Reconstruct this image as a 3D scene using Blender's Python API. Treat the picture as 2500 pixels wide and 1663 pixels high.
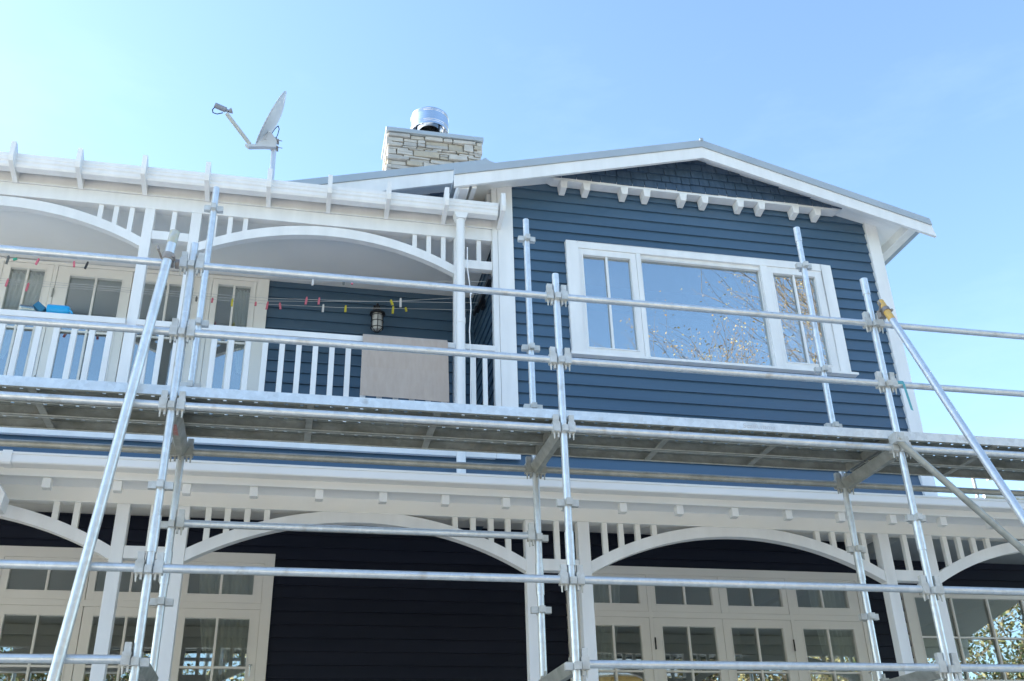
import bpy, bmesh, math, random
from mathutils import Vector, Matrix
rnd = random.Random(7)
for o in list(bpy.data.objects): bpy.data.objects.remove(o)
SC = bpy.context.scene; COL = SC.collection
# ------------------------------------------------------------------ camera
F = 2442.77                       # focal length in photo pixels (2500 wide)
YAW, PITCH, ROLL = 0.227831, 0.474773, -0.029572
_f0 = Vector((math.sin(YAW), math.cos(YAW), 0)); _r0 = Vector((math.cos(YAW), -math.sin(YAW), 0)); _z = Vector((0, 0, 1))
FWD = _f0*math.cos(PITCH) + _z*math.sin(PITCH); _up = -_f0*math.sin(PITCH) + _z*math.cos(PITCH)
RGT = _r0*math.cos(ROLL) + _up*math.sin(ROLL); UPV = -_r0*math.sin(ROLL) + _up*math.cos(ROLL)
cam = bpy.data.objects.new('camera', bpy.data.cameras.new('camera')); COL.objects.link(cam)
cam.data.sensor_width = 36; cam.data.lens = F/2500*36; cam.data.clip_end = 2000; cam.data.clip_start = .05
cam.matrix_world = Matrix(((RGT.x, UPV.x, -FWD.x, 0), (RGT.y, UPV.y, -FWD.y, 0), (RGT.z, UPV.z, -FWD.z, 0), (0, 0, 0, 1)))
SC.camera = cam
def ray(px, py): return FWD + RGT*((px-1250)/F) - UPV*((py-831.5)/F)
def onY(px, py, Y): d = ray(px, py); return d*(Y/d.y)
def onZ(px, py, Z): d = ray(px, py); return d*(Z/d.z)
# ------------------------------------------------------------------ light
SUN_ELEV, SUN_AZ = math.radians(31), math.radians(-70)     # azimuth from +Y towards +X
sdir = Vector((math.sin(SUN_AZ)*math.cos(SUN_ELEV), math.cos(SUN_AZ)*math.cos(SUN_ELEV), math.sin(SUN_ELEV)))
W = bpy.data.worlds.new('World'); SC.world = W; W.use_nodes = True
nt = W.node_tree; bg = nt.nodes['Background']
sky = nt.nodes.new('ShaderNodeTexSky'); sky.sky_type = 'NISHITA'; sky.sun_disc = False
sky.sun_elevation = SUN_ELEV; sky.sun_rotation = SUN_AZ
sky.air_density = 1.0; sky.dust_density = .7; sky.ozone_density = 1.3; sky.altitude = 0
# thin high wisps of cloud by sky direction
tc = nt.nodes.new('ShaderNodeTexCoord'); mp = nt.nodes.new('ShaderNodeMapping'); mp.inputs['Scale'].default_value = (2.2, 2.2, 7)
nz = nt.nodes.new('ShaderNodeTexNoise'); nz.inputs['Scale'].default_value = 1.6; nz.inputs['Detail'].default_value = 7; nz.inputs['Roughness'].default_value = .62
rp = nt.nodes.new('ShaderNodeMapRange'); rp.inputs[1].default_value = .52; rp.inputs[2].default_value = .85; rp.inputs[3].default_value = 0; rp.inputs[4].default_value = .035
mx = nt.nodes.new('ShaderNodeMixRGB'); mx.inputs[2].default_value = (6.5, 7.2, 8.0, 1)
nt.links.new(tc.outputs['Generated'], mp.inputs[0]); nt.links.new(mp.outputs[0], nz.inputs[0]); nt.links.new(nz.outputs[0], rp.inputs[0])
tint = nt.nodes.new('ShaderNodeMixRGB'); tint.blend_type = 'MULTIPLY'; tint.inputs[0].default_value = 1; tint.inputs[2].default_value = (.87, .94, .945, 1)
nt.links.new(sky.outputs[0], tint.inputs[1])
nt.links.new(rp.outputs[0], mx.inputs[0]); nt.links.new(tint.outputs[0], mx.inputs[1]); nt.links.new(mx.outputs[0], bg.inputs[0])
bg.inputs[1].default_value = 0.15
sl = bpy.data.lights.new('sun', 'SUN'); sl.energy = 5.0; sl.angle = math.radians(.5); sl.color = (1, .95, .87)
so = bpy.data.objects.new('sun', sl); COL.objects.link(so); so.rotation_euler = sdir.to_track_quat('Z', 'Y').to_euler()
SC.view_settings.view_transform = 'Standard'; SC.view_settings.look = 'None'; SC.view_settings.gamma = 1
SC.view_settings.exposure = 1.65
SC.render.engine = 'CYCLES'; SC.cycles.max_bounces = 10; SC.cycles.transparent_max_bounces = 12
SC.render.resolution_x = 1024; SC.render.resolution_y = 681
# ------------------------------------------------------------------ materials
def mat(name, col, rough=.5, metal=0, var=0, vscale=3, bump=0, bscale=60, spec=.5, col2=None, detail=5, stretch=None, rvar=0, coat=0):
    m = bpy.data.materials.new(name); m.use_nodes = True; n = m.node_tree; b = n.nodes['Principled BSDF']
    b.inputs['Base Color'].default_value = (*col, 1); b.inputs['Roughness'].default_value = rough; b.inputs['Metallic'].default_value = metal
    b.inputs['Specular IOR Level'].default_value = spec; b.inputs['Coat Weight'].default_value = coat
    g = n.nodes.new('ShaderNodeNewGeometry'); src = g.outputs['Position']
    if stretch:
        mm = n.nodes.new('ShaderNodeMapping'); mm.inputs['Scale'].default_value = stretch; n.links.new(src, mm.inputs[0]); src = mm.outputs[0]
    if var or col2 or rvar:
        t = n.nodes.new('ShaderNodeTexNoise'); t.inputs['Scale'].default_value = vscale; t.inputs['Detail'].default_value = detail; n.links.new(src, t.inputs[0])
        r = n.nodes.new('ShaderNodeMapRange'); r.inputs[1].default_value = .32; r.inputs[2].default_value = .68; n.links.new(t.outputs[0], r.inputs[0])
        x = n.nodes.new('ShaderNodeMixRGB'); c2 = col2 or tuple(c*(1-var) for c in col)
        x.inputs[1].default_value = (*col, 1); x.inputs[2].default_value = (*c2, 1)
        n.links.new(r.outputs[0], x.inputs[0]); n.links.new(x.outputs[0], b.inputs['Base Color'])
        if rvar:
            q = n.nodes.new('ShaderNodeMapRange'); q.inputs[3].default_value = rough-rvar; q.inputs[4].default_value = rough+rvar
            n.links.new(t.outputs[0], q.inputs[0]); n.links.new(q.outputs[0], b.inputs['Roughness'])
    if bump:
        t2 = n.nodes.new('ShaderNodeTexNoise'); t2.inputs['Scale'].default_value = bscale; t2.inputs['Detail'].default_value = 4; n.links.new(src, t2.inputs[0])
        bp = n.nodes.new('ShaderNodeBump'); bp.inputs['Strength'].default_value = bump; bp.inputs['Distance'].default_value = .01
        n.links.new(t2.outputs[0], bp.inputs['Height']); n.links.new(bp.outputs[0], b.inputs['Normal'])
    return m
WHITE = mat('white_paint', (.81, .815, .82), .42, var=.10, vscale=2.6, stretch=(3, 3, .6), bump=.06, bscale=35)
CREAM = mat('cream_paint', (.82, .815, .79), .4, var=.05, vscale=2.1, bump=.05, bscale=30)
SOFF = mat('soffit_paint', (.88, .88, .87), .6, var=.05, vscale=1.3)
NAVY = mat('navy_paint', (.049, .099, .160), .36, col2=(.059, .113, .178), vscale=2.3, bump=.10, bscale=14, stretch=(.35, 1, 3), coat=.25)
NAVYL = mat('black_navy_paint', (.010, .014, .028), .5, col2=(.014, .018, .034), vscale=2.3, bump=.10, bscale=14, stretch=(.35, 1, 3), spec=.25)  # navy darkened for the ground-floor wall, which rendered too pale in plain NAVY
def perboard(m, pitch, ph, amp):
    n = m.node_tree; b = n.nodes['Principled BSDF']; g = [x for x in n.nodes if x.type == 'NEW_GEOMETRY'][0]
    sp = n.nodes.new('ShaderNodeSeparateXYZ'); n.links.new(g.outputs['Position'], sp.inputs[0])
    a = n.nodes.new('ShaderNodeMath'); a.operation = 'SUBTRACT'; a.inputs[1].default_value = ph; n.links.new(sp.outputs[2], a.inputs[0])
    d = n.nodes.new('ShaderNodeMath'); d.operation = 'DIVIDE'; d.inputs[1].default_value = pitch; n.links.new(a.outputs[0], d.inputs[0])
    fl = n.nodes.new('ShaderNodeMath'); fl.operation = 'FLOOR'; n.links.new(d.outputs[0], fl.inputs[0])
    w = n.nodes.new('ShaderNodeTexWhiteNoise'); w.noise_dimensions = '1D'; n.links.new(fl.outputs[0], w.inputs['W'])
    mr = n.nodes.new('ShaderNodeMapRange'); mr.inputs[3].default_value = 1-amp; mr.inputs[4].default_value = 1+amp; n.links.new(w.outputs[0], mr.inputs[0])
    ml = n.nodes.new('ShaderNodeMixRGB'); ml.blend_type = 'MULTIPLY'; ml.inputs[0].default_value = 1
    n.links.new(b.inputs['Base Color'].links[0].from_socket, ml.inputs[1]); n.links.new(mr.outputs[0], ml.inputs[2]); n.links.new(ml.outputs[0], b.inputs['Base Color'])
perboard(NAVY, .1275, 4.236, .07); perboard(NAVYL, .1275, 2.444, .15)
NAVYS = mat('navy_shingle', (.036, .070, .120), .5, col2=(.060, .100, .160), vscale=9, bump=.35, bscale=50, stretch=(3, 1, .5))
ROOF = mat('roof_metal', (.42, .47, .51), .4, metal=.25, var=.1, vscale=3)
def galv(name, c1, c2, metal=.55, rough=.38, stretch=None):
    m = mat(name, c1, rough, metal, col2=c2, vscale=11, stretch=stretch, bump=.12, bscale=45, rvar=.12); n = m.node_tree
    b = n.nodes['Principled BSDF']; g = [x for x in n.nodes if x.type == 'NEW_GEOMETRY'][0]
    v = n.nodes.new('ShaderNodeTexVoronoi'); v.inputs['Scale'].default_value = 38; n.links.new(g.outputs['Position'], v.inputs[0])
    old = b.inputs['Base Color'].links[0].from_socket
    hs = n.nodes.new('ShaderNodeSeparateColor'); n.links.new(v.outputs['Color'], hs.inputs[0])
    mr = n.nodes.new('ShaderNodeMapRange'); mr.inputs[3].default_value = .93; mr.inputs[4].default_value = 1.05; n.links.new(hs.outputs[0], mr.inputs[0])
    ml = n.nodes.new('ShaderNodeMixRGB'); ml.blend_type = 'MULTIPLY'; ml.inputs[0].default_value = 1
    rn = n.nodes.new('ShaderNodeTexNoise'); rn.inputs['Scale'].default_value = 7; rn.inputs['Detail'].default_value = 8; n.links.new(g.outputs['Position'], rn.inputs[0])
    rm = n.nodes.new('ShaderNodeMapRange'); rm.inputs[1].default_value = .62; rm.inputs[2].default_value = .74; rm.inputs[4].default_value = .45; n.links.new(rn.outputs[0], rm.inputs[0])
    rx = n.nodes.new('ShaderNodeMixRGB'); rx.inputs[2].default_value = (.34, .29, .23, 1); n.links.new(rm.outputs[0], rx.inputs[0]); n.links.new(old, rx.inputs[1]); old = rx.outputs[0]
    n.links.new(old, ml.inputs[1]); n.links.new(mr.outputs[0], ml.inputs[2]); n.links.new(ml.outputs[0], b.inputs['Base Color'])
    return m
GALV = galv('galvanised_steel', (.72, .75, .77), (.62, .66, .69), .6, .36)
GALVD = galv('weathered_galvanised', (.46, .47, .44), (.34, .35, .32), .45, .5)
GALVP = galv('plank_steel', (.38, .40, .38), (.22, .235, .21), .45, .45, (.5, 5, 1))
GALVE = galv('plank_edge_steel', (.66, .67, .62), (.50, .51, .46), .4, .45)
GALVW = galv('clamp_steel', (.62, .64, .64), (.50, .50, .47), .3, .5)
RUST = mat('rusty_steel', (.26, .22, .20), .6, .4, col2=(.34, .33, .32), vscale=30, bump=.3)
CHROME = mat('stainless_steel', (.72, .74, .77), .16, 1, var=.1, vscale=6, bump=.05, bscale=20, stretch=(1, 1, 8))
YEL = mat('yellow_paint', (.70, .42, .08), .5, col2=(.58, .38, .14), vscale=40)
OCHRE = mat('faded_yellow_paint', (.50, .49, .38), .5, .3, col2=(.48, .52, .54), vscale=30)
REDP = mat('red_paint_mark', (.42, .12, .11), .6, col2=(.45, .30, .28), vscale=60)
TEAL = mat('teal_tape', (.10, .36, .42), .5)
BLACK = mat('black_metal', (.018, .018, .022), .4, .3)
DISH = mat('dish_paint', (.58, .60, .63), .5, var=.15, vscale=5)
CARD = mat('cardboard', (.46, .385, .335), .9, col2=(.425, .35, .30), vscale=9, stretch=(3, 1, .8), bump=.12, bscale=80)
BLUEP = mat('blue_plastic', (.01, .34, .66), .28)
DBLUE = mat('dark_blue_foam', (.01, .10, .20), .7, col2=(.03, .20, .33), vscale=90)
CURT = mat('curtain_fabric', (.80, .79, .72), .9, var=.12, vscale=4)
ROOM = mat('room_plaster', (.20, .17, .14), .9)
LAMPG = mat('frosted_glass', (.55, .55, .53), .25)
def glassmat(name, refl, tint):
    m = bpy.data.materials.new(name); m.use_nodes = True; n = m.node_tree; n.nodes.clear()
    out = n.nodes.new('ShaderNodeOutputMaterial'); gl = n.nodes.new('ShaderNodeBsdfGlossy'); tr = n.nodes.new('ShaderNodeBsdfTransparent'); mi = n.nodes.new('ShaderNodeMixShader')
    gl.inputs['Roughness'].default_value = .004; gl.inputs['Color'].default_value = (*tint, 1); tr.inputs['Color'].default_value = (.88, .92, .90, 1)
    lw = n.nodes.new('ShaderNodeLayerWeight'); lw.inputs[0].default_value = .3
    ma = n.nodes.new('ShaderNodeMapRange'); ma.inputs[3].default_value = refl; ma.inputs[4].default_value = .95; n.links.new(lw.outputs['Fresnel'], ma.inputs[0])
    g = n.nodes.new('ShaderNodeNewGeometry'); t = n.nodes.new('ShaderNodeTexNoise'); t.inputs['Scale'].default_value = 1.3; n.links.new(g.outputs['Position'], t.inputs[0])
    bp = n.nodes.new('ShaderNodeBump'); bp.inputs['Strength'].default_value = .05; bp.inputs['Distance'].default_value = .02
    n.links.new(t.outputs[0], bp.inputs['Height']); n.links.new(bp.outputs[0], gl.inputs['Normal'])
    n.links.new(ma.outputs[0], mi.inputs[0]); n.links.new(tr.outputs[0], mi.inputs[1]); n.links.new(gl.outputs[0], mi.inputs[2]); n.links.new(mi.outputs[0], out.inputs[0])
    return m
GLASS = glassmat('window_glass', .42, (.80, .84, .86))
GLASSL = glassmat('door_glass', .30, (.85, .90, .92))
CLEARP = glassmat('clear_plastic', .12, (.9, .95, 1))
# ------------------------------------------------------------------ mesh helpers
class MB:
    def __init__(s): s.v = []; s.f = []; s.sm = []; s.mi = []
    def add(s, vs, fs, smooth=False, mi=0):
        k = len(s.v); s.v += [tuple(v) for v in vs]
        for f in fs: s.f.append([k+i for i in f]); s.sm.append(smooth); s.mi.append(mi)
        return s
    def box(s, x0, x1, y0, y1, z0, z1, mi=0):
        return s.add([(x0,y0,z0),(x1,y0,z0),(x1,y1,z0),(x0,y1,z0),(x0,y0,z1),(x1,y0,z1),(x1,y1,z1),(x0,y1,z1)],
                     [(0,3,2,1),(4,5,6,7),(0,1,5,4),(1,2,6,5),(2,3,7,6),(3,0,4,7)], mi=mi)
    def prism(s, pts, a0, a1, axis='y', mi=0):
        """pts in the plane across `axis`, extruded a0..a1"""
        def m(p, a): return (p[0], a, p[1]) if axis == 'y' else ((a, p[0], p[1]) if axis == 'x' else (p[0], p[1], a))
        n = len(pts); s.add([m(p, a0) for p in pts]+[m(p, a1) for p in pts],
              [tuple(range(n)), tuple(range(2*n-1, n-1, -1))]+[(i, (i+1) % n, n+(i+1) % n, n+i) for i in range(n)], mi=mi); return s
    def tube(s, p, q, r, r2=None, n=14, caps=True, mi=0, inner=None):
        p = Vector(p); q = Vector(q); r2 = r if r2 is None else r2; d = (q-p).normalized()
        a = d.orthogonal().normalized(); b = d.cross(a)
        A = [p+(a*math.cos(t)+b*math.sin(t))*r for t in [2*math.pi*i/n for i in range(n)]]
        B = [q+(a*math.cos(t)+b*math.sin(t))*r2 for t in [2*math.pi*i/n for i in range(n)]]
        s.add(A+B, [(i, (i+1) % n, n+(i+1) % n, n+i) for i in range(n)], True, mi)
        if caps:
            if inner:
                for cc, R, cen in ((A, r, p), (B, r2, q)):
                    In = [cen+(v-cen)*inner for v in cc]; dep = d*(.06 if cen is q else -.06)
                    s.add(cc+In+[v-dep for v in In], [(i, (i+1) % n, n+(i+1) % n, n+i) for i in range(n)]+[(n+i, n+(i+1) % n, 2*n+(i+1) % n, 2*n+i) for i in range(n)], False, mi)
            else: s.add(A, [tuple(range(n))[::-1]], mi=mi); s.add(B, [tuple(range(n))], mi=mi)
        return s
    def path(s, pts, r, n=8, mi=0):
        for a, b in zip(pts[:-1], pts[1:]): s.tube(a, b, r, n=n, mi=mi)
        return s
    def lathe(s, prof, c, n=32, mi=0, smooth=True):
        for (r0, z0), (r1, z1) in zip(prof[:-1], prof[1:]):
            A = [(c[0]+r0*math.cos(t), c[1]+r0*math.sin(t), c[2]+z0) for t in [2*math.pi*i/n for i in range(n)]]
            B = [(c[0]+r1*math.cos(t), c[1]+r1*math.sin(t), c[2]+z1) for t in [2*math.pi*i/n for i in range(n)]]
            s.add(A+B, [(i, (i+1) % n, n+(i+1) % n, n+i) for i in range(n)], smooth, mi)
        return s
    def build(s, name, m, parent=None, bevel=0, loc=None):
        me = bpy.data.meshes.new(name); me.from_pydata(s.v, [], s.f)
        for mm in (m if isinstance(m, (list, tuple)) else [m]): me.materials.append(mm)
        me.polygons.foreach_set('use_smooth', s.sm); me.polygons.foreach_set('material_index', s.mi)
        bm = bmesh.new(); bm.from_mesh(me)
        if bevel: bmesh.ops.remove_doubles(bm, verts=bm.verts, dist=1e-5)
        bmesh.ops.recalc_face_normals(bm, faces=bm.faces); bm.to_mesh(me); bm.free(); me.update()
        o = bpy.data.objects.new(name, me); COL.objects.link(o)
        if parent: o.parent = parent; o.matrix_parent_inverse = parent.matrix_world.inverted() if parent.type == 'EMPTY' else Matrix()
        if loc is not None: o.location = loc
        if bevel:
            b = o.modifiers.new('bevel', 'BEVEL'); b.width = bevel; b.segments = 2; b.limit_method = 'ANGLE'
        return o
def tag(o, label=None, cat=None, group=None, kind=None):
    if label: o['label'] = label
    if cat: o['category'] = cat
    if group: o['group'] = group
    if kind: o['kind'] = kind
    return o
def empty(name, loc=(0, 0, 0), label=None, cat=None, group=None):
    o = bpy.data.objects.new(name, None); COL.objects.link(o); o.matrix_world = Matrix.Translation(loc); o.empty_display_size = .2
    o.location = loc; tag(o, label, cat, group); bpy.context.view_layer.update(); return o
def copy_tree(o, parent=None, shift=None):
    c = o.copy(); COL.objects.link(c)
    if parent: c.parent = parent; c.matrix_parent_inverse = o.matrix_parent_inverse
    elif shift is not None: c.location = o.location+Vector(shift)
    for ch in o.children: copy_tree(ch, c)
    return c
# ================================================================== GROUND
GZ = -1.65
GRASS = mat('lawn', (.16, .17, .07), .95, col2=(.24, .21, .11), vscale=.9, detail=9, bump=.5, bscale=20)
BOUNCE_PAVE = mat('pale_concrete_paving', (.68, .63, .55), .85, col2=(.60, .55, .47), vscale=2.5, detail=8, bump=.2, bscale=25)
tag(MB().add([(-400, -400, GZ), (400, -400, GZ), (400, 400, GZ), (-400, 400, GZ)], [(0, 1, 2, 3)]).build('ground', GRASS), kind='structure')
tag(MB().box(-22, 26, -20, 7.0, GZ-.1, GZ+.03).build('path', BOUNCE_PAVE), kind='structure')  # unseen pale slab, added to bounce sunlight up onto the house front
# ================================================================== HOUSE
house = empty('house', (2, 9, GZ), 'two storey weatherboard house in navy blue with white arched verandah and balcony, behind the scaffold', 'house')
YU = 8.6; YB = 9.8; YL = 10.17; E = .1275
def cladding(mb, Yf, z0, z1, span, holes=(), phase=4.236, lip=.024, back=.034):
    """bevel-back boards facing -Y. span(z)->(x0,x1)"""
    k = math.floor((z0-phase)/E); zb = phase+k*E
    while zb < z1-1e-4:
        a = max(zb, z0); t = min(zb+E, z1)
        yf = lambda z: Yf+lip*.85*(z-zb)/E
        def piece(xa, xb, za, zt, s0=None, s1=None):
            if zt-za < .004: return
            (ax, bx) = (xa, xb) if s0 is None else s0; (ct, dt) = (xa, xb) if s1 is None else s1
            ya, yt = yf(za), yf(zt)
            mb.add([(ax, ya, za), (bx, ya, za), (dt, yt, zt), (ct, yt, zt), (ax, Yf+back, za), (bx, Yf+back, za), (dt, Yf+back, zt), (ct, Yf+back, zt)],
                   [(0, 1, 2, 3), (0, 4, 5, 1), (0, 3, 7, 4), (1, 5, 6, 2), (3, 2, 6, 7)])
        s0, s1 = span(a), span(t)
        hs = [h for h in holes if h[2] < t and h[3] > a]
        if not hs:
            if s0[1]-s0[0] > .01: piece(0, 0, a, t, s0, s1)
        else:
            x = s0[0]
            for h in sorted(hs):
                if h[0] > x: piece(x, h[0], a, t)
                if h[2] > a: piece(h[0], h[1], a, h[2])
                if h[3] < t: piece(h[0], h[1], h[3], t)
                x = h[1]
            if x < s0[1]: piece(x, s0[1], a, t)
        zb += E
    return mb
SL = .268; AX = 4.16; SZ = 6.97          # front gable: slope, apex x, soffit height at apex
sofz = lambda x: SZ-SL*abs(x-AX)
def gspan(z):
    if z < sofz(6.25): return (2.03, 6.25)
    h = (SZ+.02-z)/SL; return (max(2.03, AX-h), min(6.25, AX+h))
MB2 = cladding(MB(), YU, 3.12, 6.93, gspan, holes=[(2.66, 5.60, 4.46, 5.72)])
MB2.build('upper_wall', NAVY, house)
# strip of wall under the balcony
cladding(MB(), YU, 3.12, 3.30, lambda z: (-6.5, 2.03)).build('wall_band', NAVY, house)
MB().box(-6.5, 6.37, 8.615, 8.64, 3.02, 3.119).build('flashing', mat('dark_flashing', (.02, .03, .06), .6), house)
# corner boards
MB().box(6.222, 6.372, 8.575, 8.66, 3.06, 6.42).build('corner_board', WHITE, house, .003)
MB().box(1.872, 2.035, 8.578, 8.66, 3.29, 6.44).build('corner_board', WHITE, house, .003)
MB().box(1.812, 1.870, 8.583, 8.67, 3.29, 6.40).build('corner_board', WHITE, house, .003)
# side walls of the front room (left one is clad and seen through the balcony)
sw = MB(); zb = 3.3
while zb < 6.5:
    sw.add([(1.83, 8.68, zb), (1.83, 14, zb), (1.845, 14, zb+E), (1.845, 8.68, zb+E), (1.87, 8.68, zb), (1.87, 14, zb)], [(0, 3, 2, 1), (0, 1, 5, 4)]); zb += E
sw.box(1.85, 1.95, 8.67, 14, 3.05, 6.3)
sw.build('side_wall', NAVY, house)
MB().box(6.25, 6.34, 8.67, 14, 3.0, 6.35).build('side_wall', WHITE, house)
# shingled gable, jutting out over a beam on brackets
sh = MB(); z = 6.50; row = 0
hw = (SZ-6.52)/SL
sh.prism([(AX-hw, 6.53), (AX+hw, 6.53), (AX, SZ)], 8.485, 8.60)
r5 = random.Random(5)
while z < 6.95:
    xx = AX-1.75+(row % 2)*.07
    while xx < AX+1.75:
        w = r5.uniform(.10, .19); zt = z+.105
        lim = min(sofz(xx), sofz(xx+w))+.01
        if lim > z+.01:
            zt = min(zt, max(sofz(xx), sofz(xx+w))+.02); dz = r5.uniform(-.004, .004)
            a, b = xx+.004, xx+w-.004
            sh.add([(a, 8.462, z+dz), (b, 8.462, z+dz), (b, 8.482, zt), (a, 8.482, zt), (a, 8.49, z+dz), (b, 8.49, z+dz)], [(0, 1, 2, 3), (0, 4, 5, 1), (0, 3, 4), (1, 5, 2)])
        xx += w
    z += .1; row += 1
sh.build('gable_shingles', NAVYS, house)
MB().prism([(AX-hw-.06, 6.505), (AX-hw-.0, 6.47), (AX+hw+.0, 6.47), (AX+hw+.06, 6.505), (AX+hw-.05, 6.528), (AX-hw+.05, 6.528)], 8.475, 8.60).build('gable_beam', WHITE, house)
for bx in (2.593, 2.85, 3.279, 3.538, 3.96, 4.217, 4.641, 4.898, 5.315, 5.585):
    b = MB(); y0, y1 = 8.47, 8.60
    w = .044
    b.add([(bx-w, y0, 6.468), (bx+w, y0, 6.468), (bx+w, y1, 6.468), (bx-w, y1, 6.468), (bx-w*.72, y0+.01, 6.385), (bx+w*.72, y0+.01, 6.385), (bx+w*.72, y1, 6.36), (bx-w*.72, y1, 6.36)],
          [(0, 1, 2, 3), (4, 7, 6, 5), (0, 4, 5, 1), (1, 5, 6, 2), (2, 6, 7, 3), (3, 7, 4, 0)])
    b.build('bracket', WHITE, house, .003)
# ---- front roof
roof = MB(); xL, xR = 1.36, 6.89
def slab(mb, xa, xb, y0, y1, lo, hi, mi=0, sl=SL, ax=AX, apex=SZ):
    f = lambda x: apex-sl*abs(x-ax)
    mb.prism([(xa, f(xa)+lo), (xb, f(xb)+lo), (xb, f(xb)+hi), (xa, f(xa)+hi)], y0, y1, mi=mi)
for a, b in ((xL+.02, AX), (AX, xR-.02)):
    slab(roof, a, b, 8.30, 14.5, .06, .085)
    n = 18
    for i in range(n):                       # corrugation ribs
        pass
rf = roof.build('roof', ROOF, house)
sof = MB()
slab(sof, 1.60, AX, 8.30, 14, 0.0, .03); slab(sof, AX, 6.64, 8.30, 14, 0.0, .03)
sof.build('soffit', SOFF, rf)
bb = MB(); f = lambda x: SZ-SL*abs(x-AX)
bb.prism([(xL, f(xL)-.135), (AX, f(AX)-.135), (xR, f(xR)-.135), (xR-.03, f(xR)+.008), (AX, f(AX)+.008), (xL, f(xL)+.008)], 8.265, 8.299)
bb.build('barge_board', WHITE, rf)
fl = MB(); fl.prism([(xL, f(xL)+.010), (AX, f(AX)+.010), (xR-.03, f(xR)+.010), (xR-.045, f(xR)+.095), (AX+.06, f(AX)+.085), (AX, f(AX)+.10), (AX-.06, f(AX)+.085), (xL, f(xL)+.095)], 8.25, 8.33)
fl.tube((AX, 8.24, SZ+.105), (AX, 14, SZ+.105), .022, n=10)
fl.build('barge_flashing', ROOF, rf)
MB().box(1.55, 1.60, 8.305, 14, 6.12, 6.29).build('eave_fascia', WHITE, rf)
MB().prism([(1.41, 6.12), (1.43, 6.10), (1.52, 6.10), (1.52, 6.215), (1.41, 6.215)], 8.31, 14).build('eave_gutter', WHITE, rf)
MB().box(6.60, 6.66, 8.305, 14, f(6.60)-.10, f(6.60)+.06).build('eave_fascia', WHITE, rf)
MB().prism([(6.661, f(6.6)-.05), (6.77, f(6.6)-.05), (6.77, f(6.6)+.03), (6.661, f(6.6)+.03)], 8.32, 14).build('eave_gutter', WHITE, rf)
MB().box(1.775, 1.828, 8.665, 9.79, 5.95, 6.33).build('side_panel', WHITE, house, .002)
# raking frieze beside left corner (beige wall head)
# ---- main roof gable behind balcony
AX2, SZ2, Y2 = 1.93, 7.27, 9.5; SL2 = .268
rm = MB(); f2 = lambda x: SZ2-SL2*abs(x-AX2)
for a, b in ((-4.3, AX2), (AX2, 6.0)): slab(rm, a, b, Y2+.02, 16, .06, .10, sl=SL2, ax=AX2, apex=SZ2)
rf2 = rm.build('roof', ROOF, house)
b2 = MB(); b2.prism([(-4.3, f2(-4.3)-.15), (AX2, SZ2-.15), (6, f2(6)-.15), (6, f2(6)+.03), (AX2, SZ2+.03), (-4.3, f2(-4.3)+.03)], Y2-.035, Y2)
b2.build('barge_board', WHITE, rf2)
b3 = MB(); b3.prism([(-4.3, f2(-4.3)+.032), (AX2, SZ2+.032), (6, f2(6)+.032), (6, f2(6)+.12), (AX2+.05, SZ2+.115), (AX2, SZ2+.155), (AX2-.05, SZ2+.115), (-4.3, f2(-4.3)+.12)], Y2-.05, Y2+.04)
b3.build('barge_flashing', ROOF, rf2)
s2 = MB()
slab(s2, -4.2, AX2, Y2+.001, YB+.1, -.03, .0, sl=SL2, ax=AX2, apex=SZ2); slab(s2, AX2, 6, Y2+.001, YB+.1, -.03, 0, sl=SL2, ax=AX2, apex=SZ2)
s2.build('soffit', SOFF, rf2)
s3 = MB(); z = 5.9; row = 0
s3.prism([(-4.2, 5.7), (6, 5.7), (6, f2(6)), (AX2, SZ2), (-4.2, f2(-4.2))], YB+.02, YB+.1)
while z < 7.2:
    xx = -2.0+(row % 2)*.08
    while xx < 2.6:
        w = r5.uniform(.11, .2)
        if min(f2(xx), f2(xx+w)) > z+.1:
            s3.add([(xx+.004, YB-.01, z), (xx+w-.004, YB-.01, z), (xx+w-.004, YB+.012, z+.115), (xx+.004, YB+.012, z+.115), (xx+.004, YB+.02, z), (xx+w-.004, YB+.02, z)], [(0, 1, 2, 3), (0, 4, 5, 1), (0, 3, 4), (1, 5, 2)])
        xx += w
    z += .11; row += 1
s3.build('gable_shingles', NAVYS, house)
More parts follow.
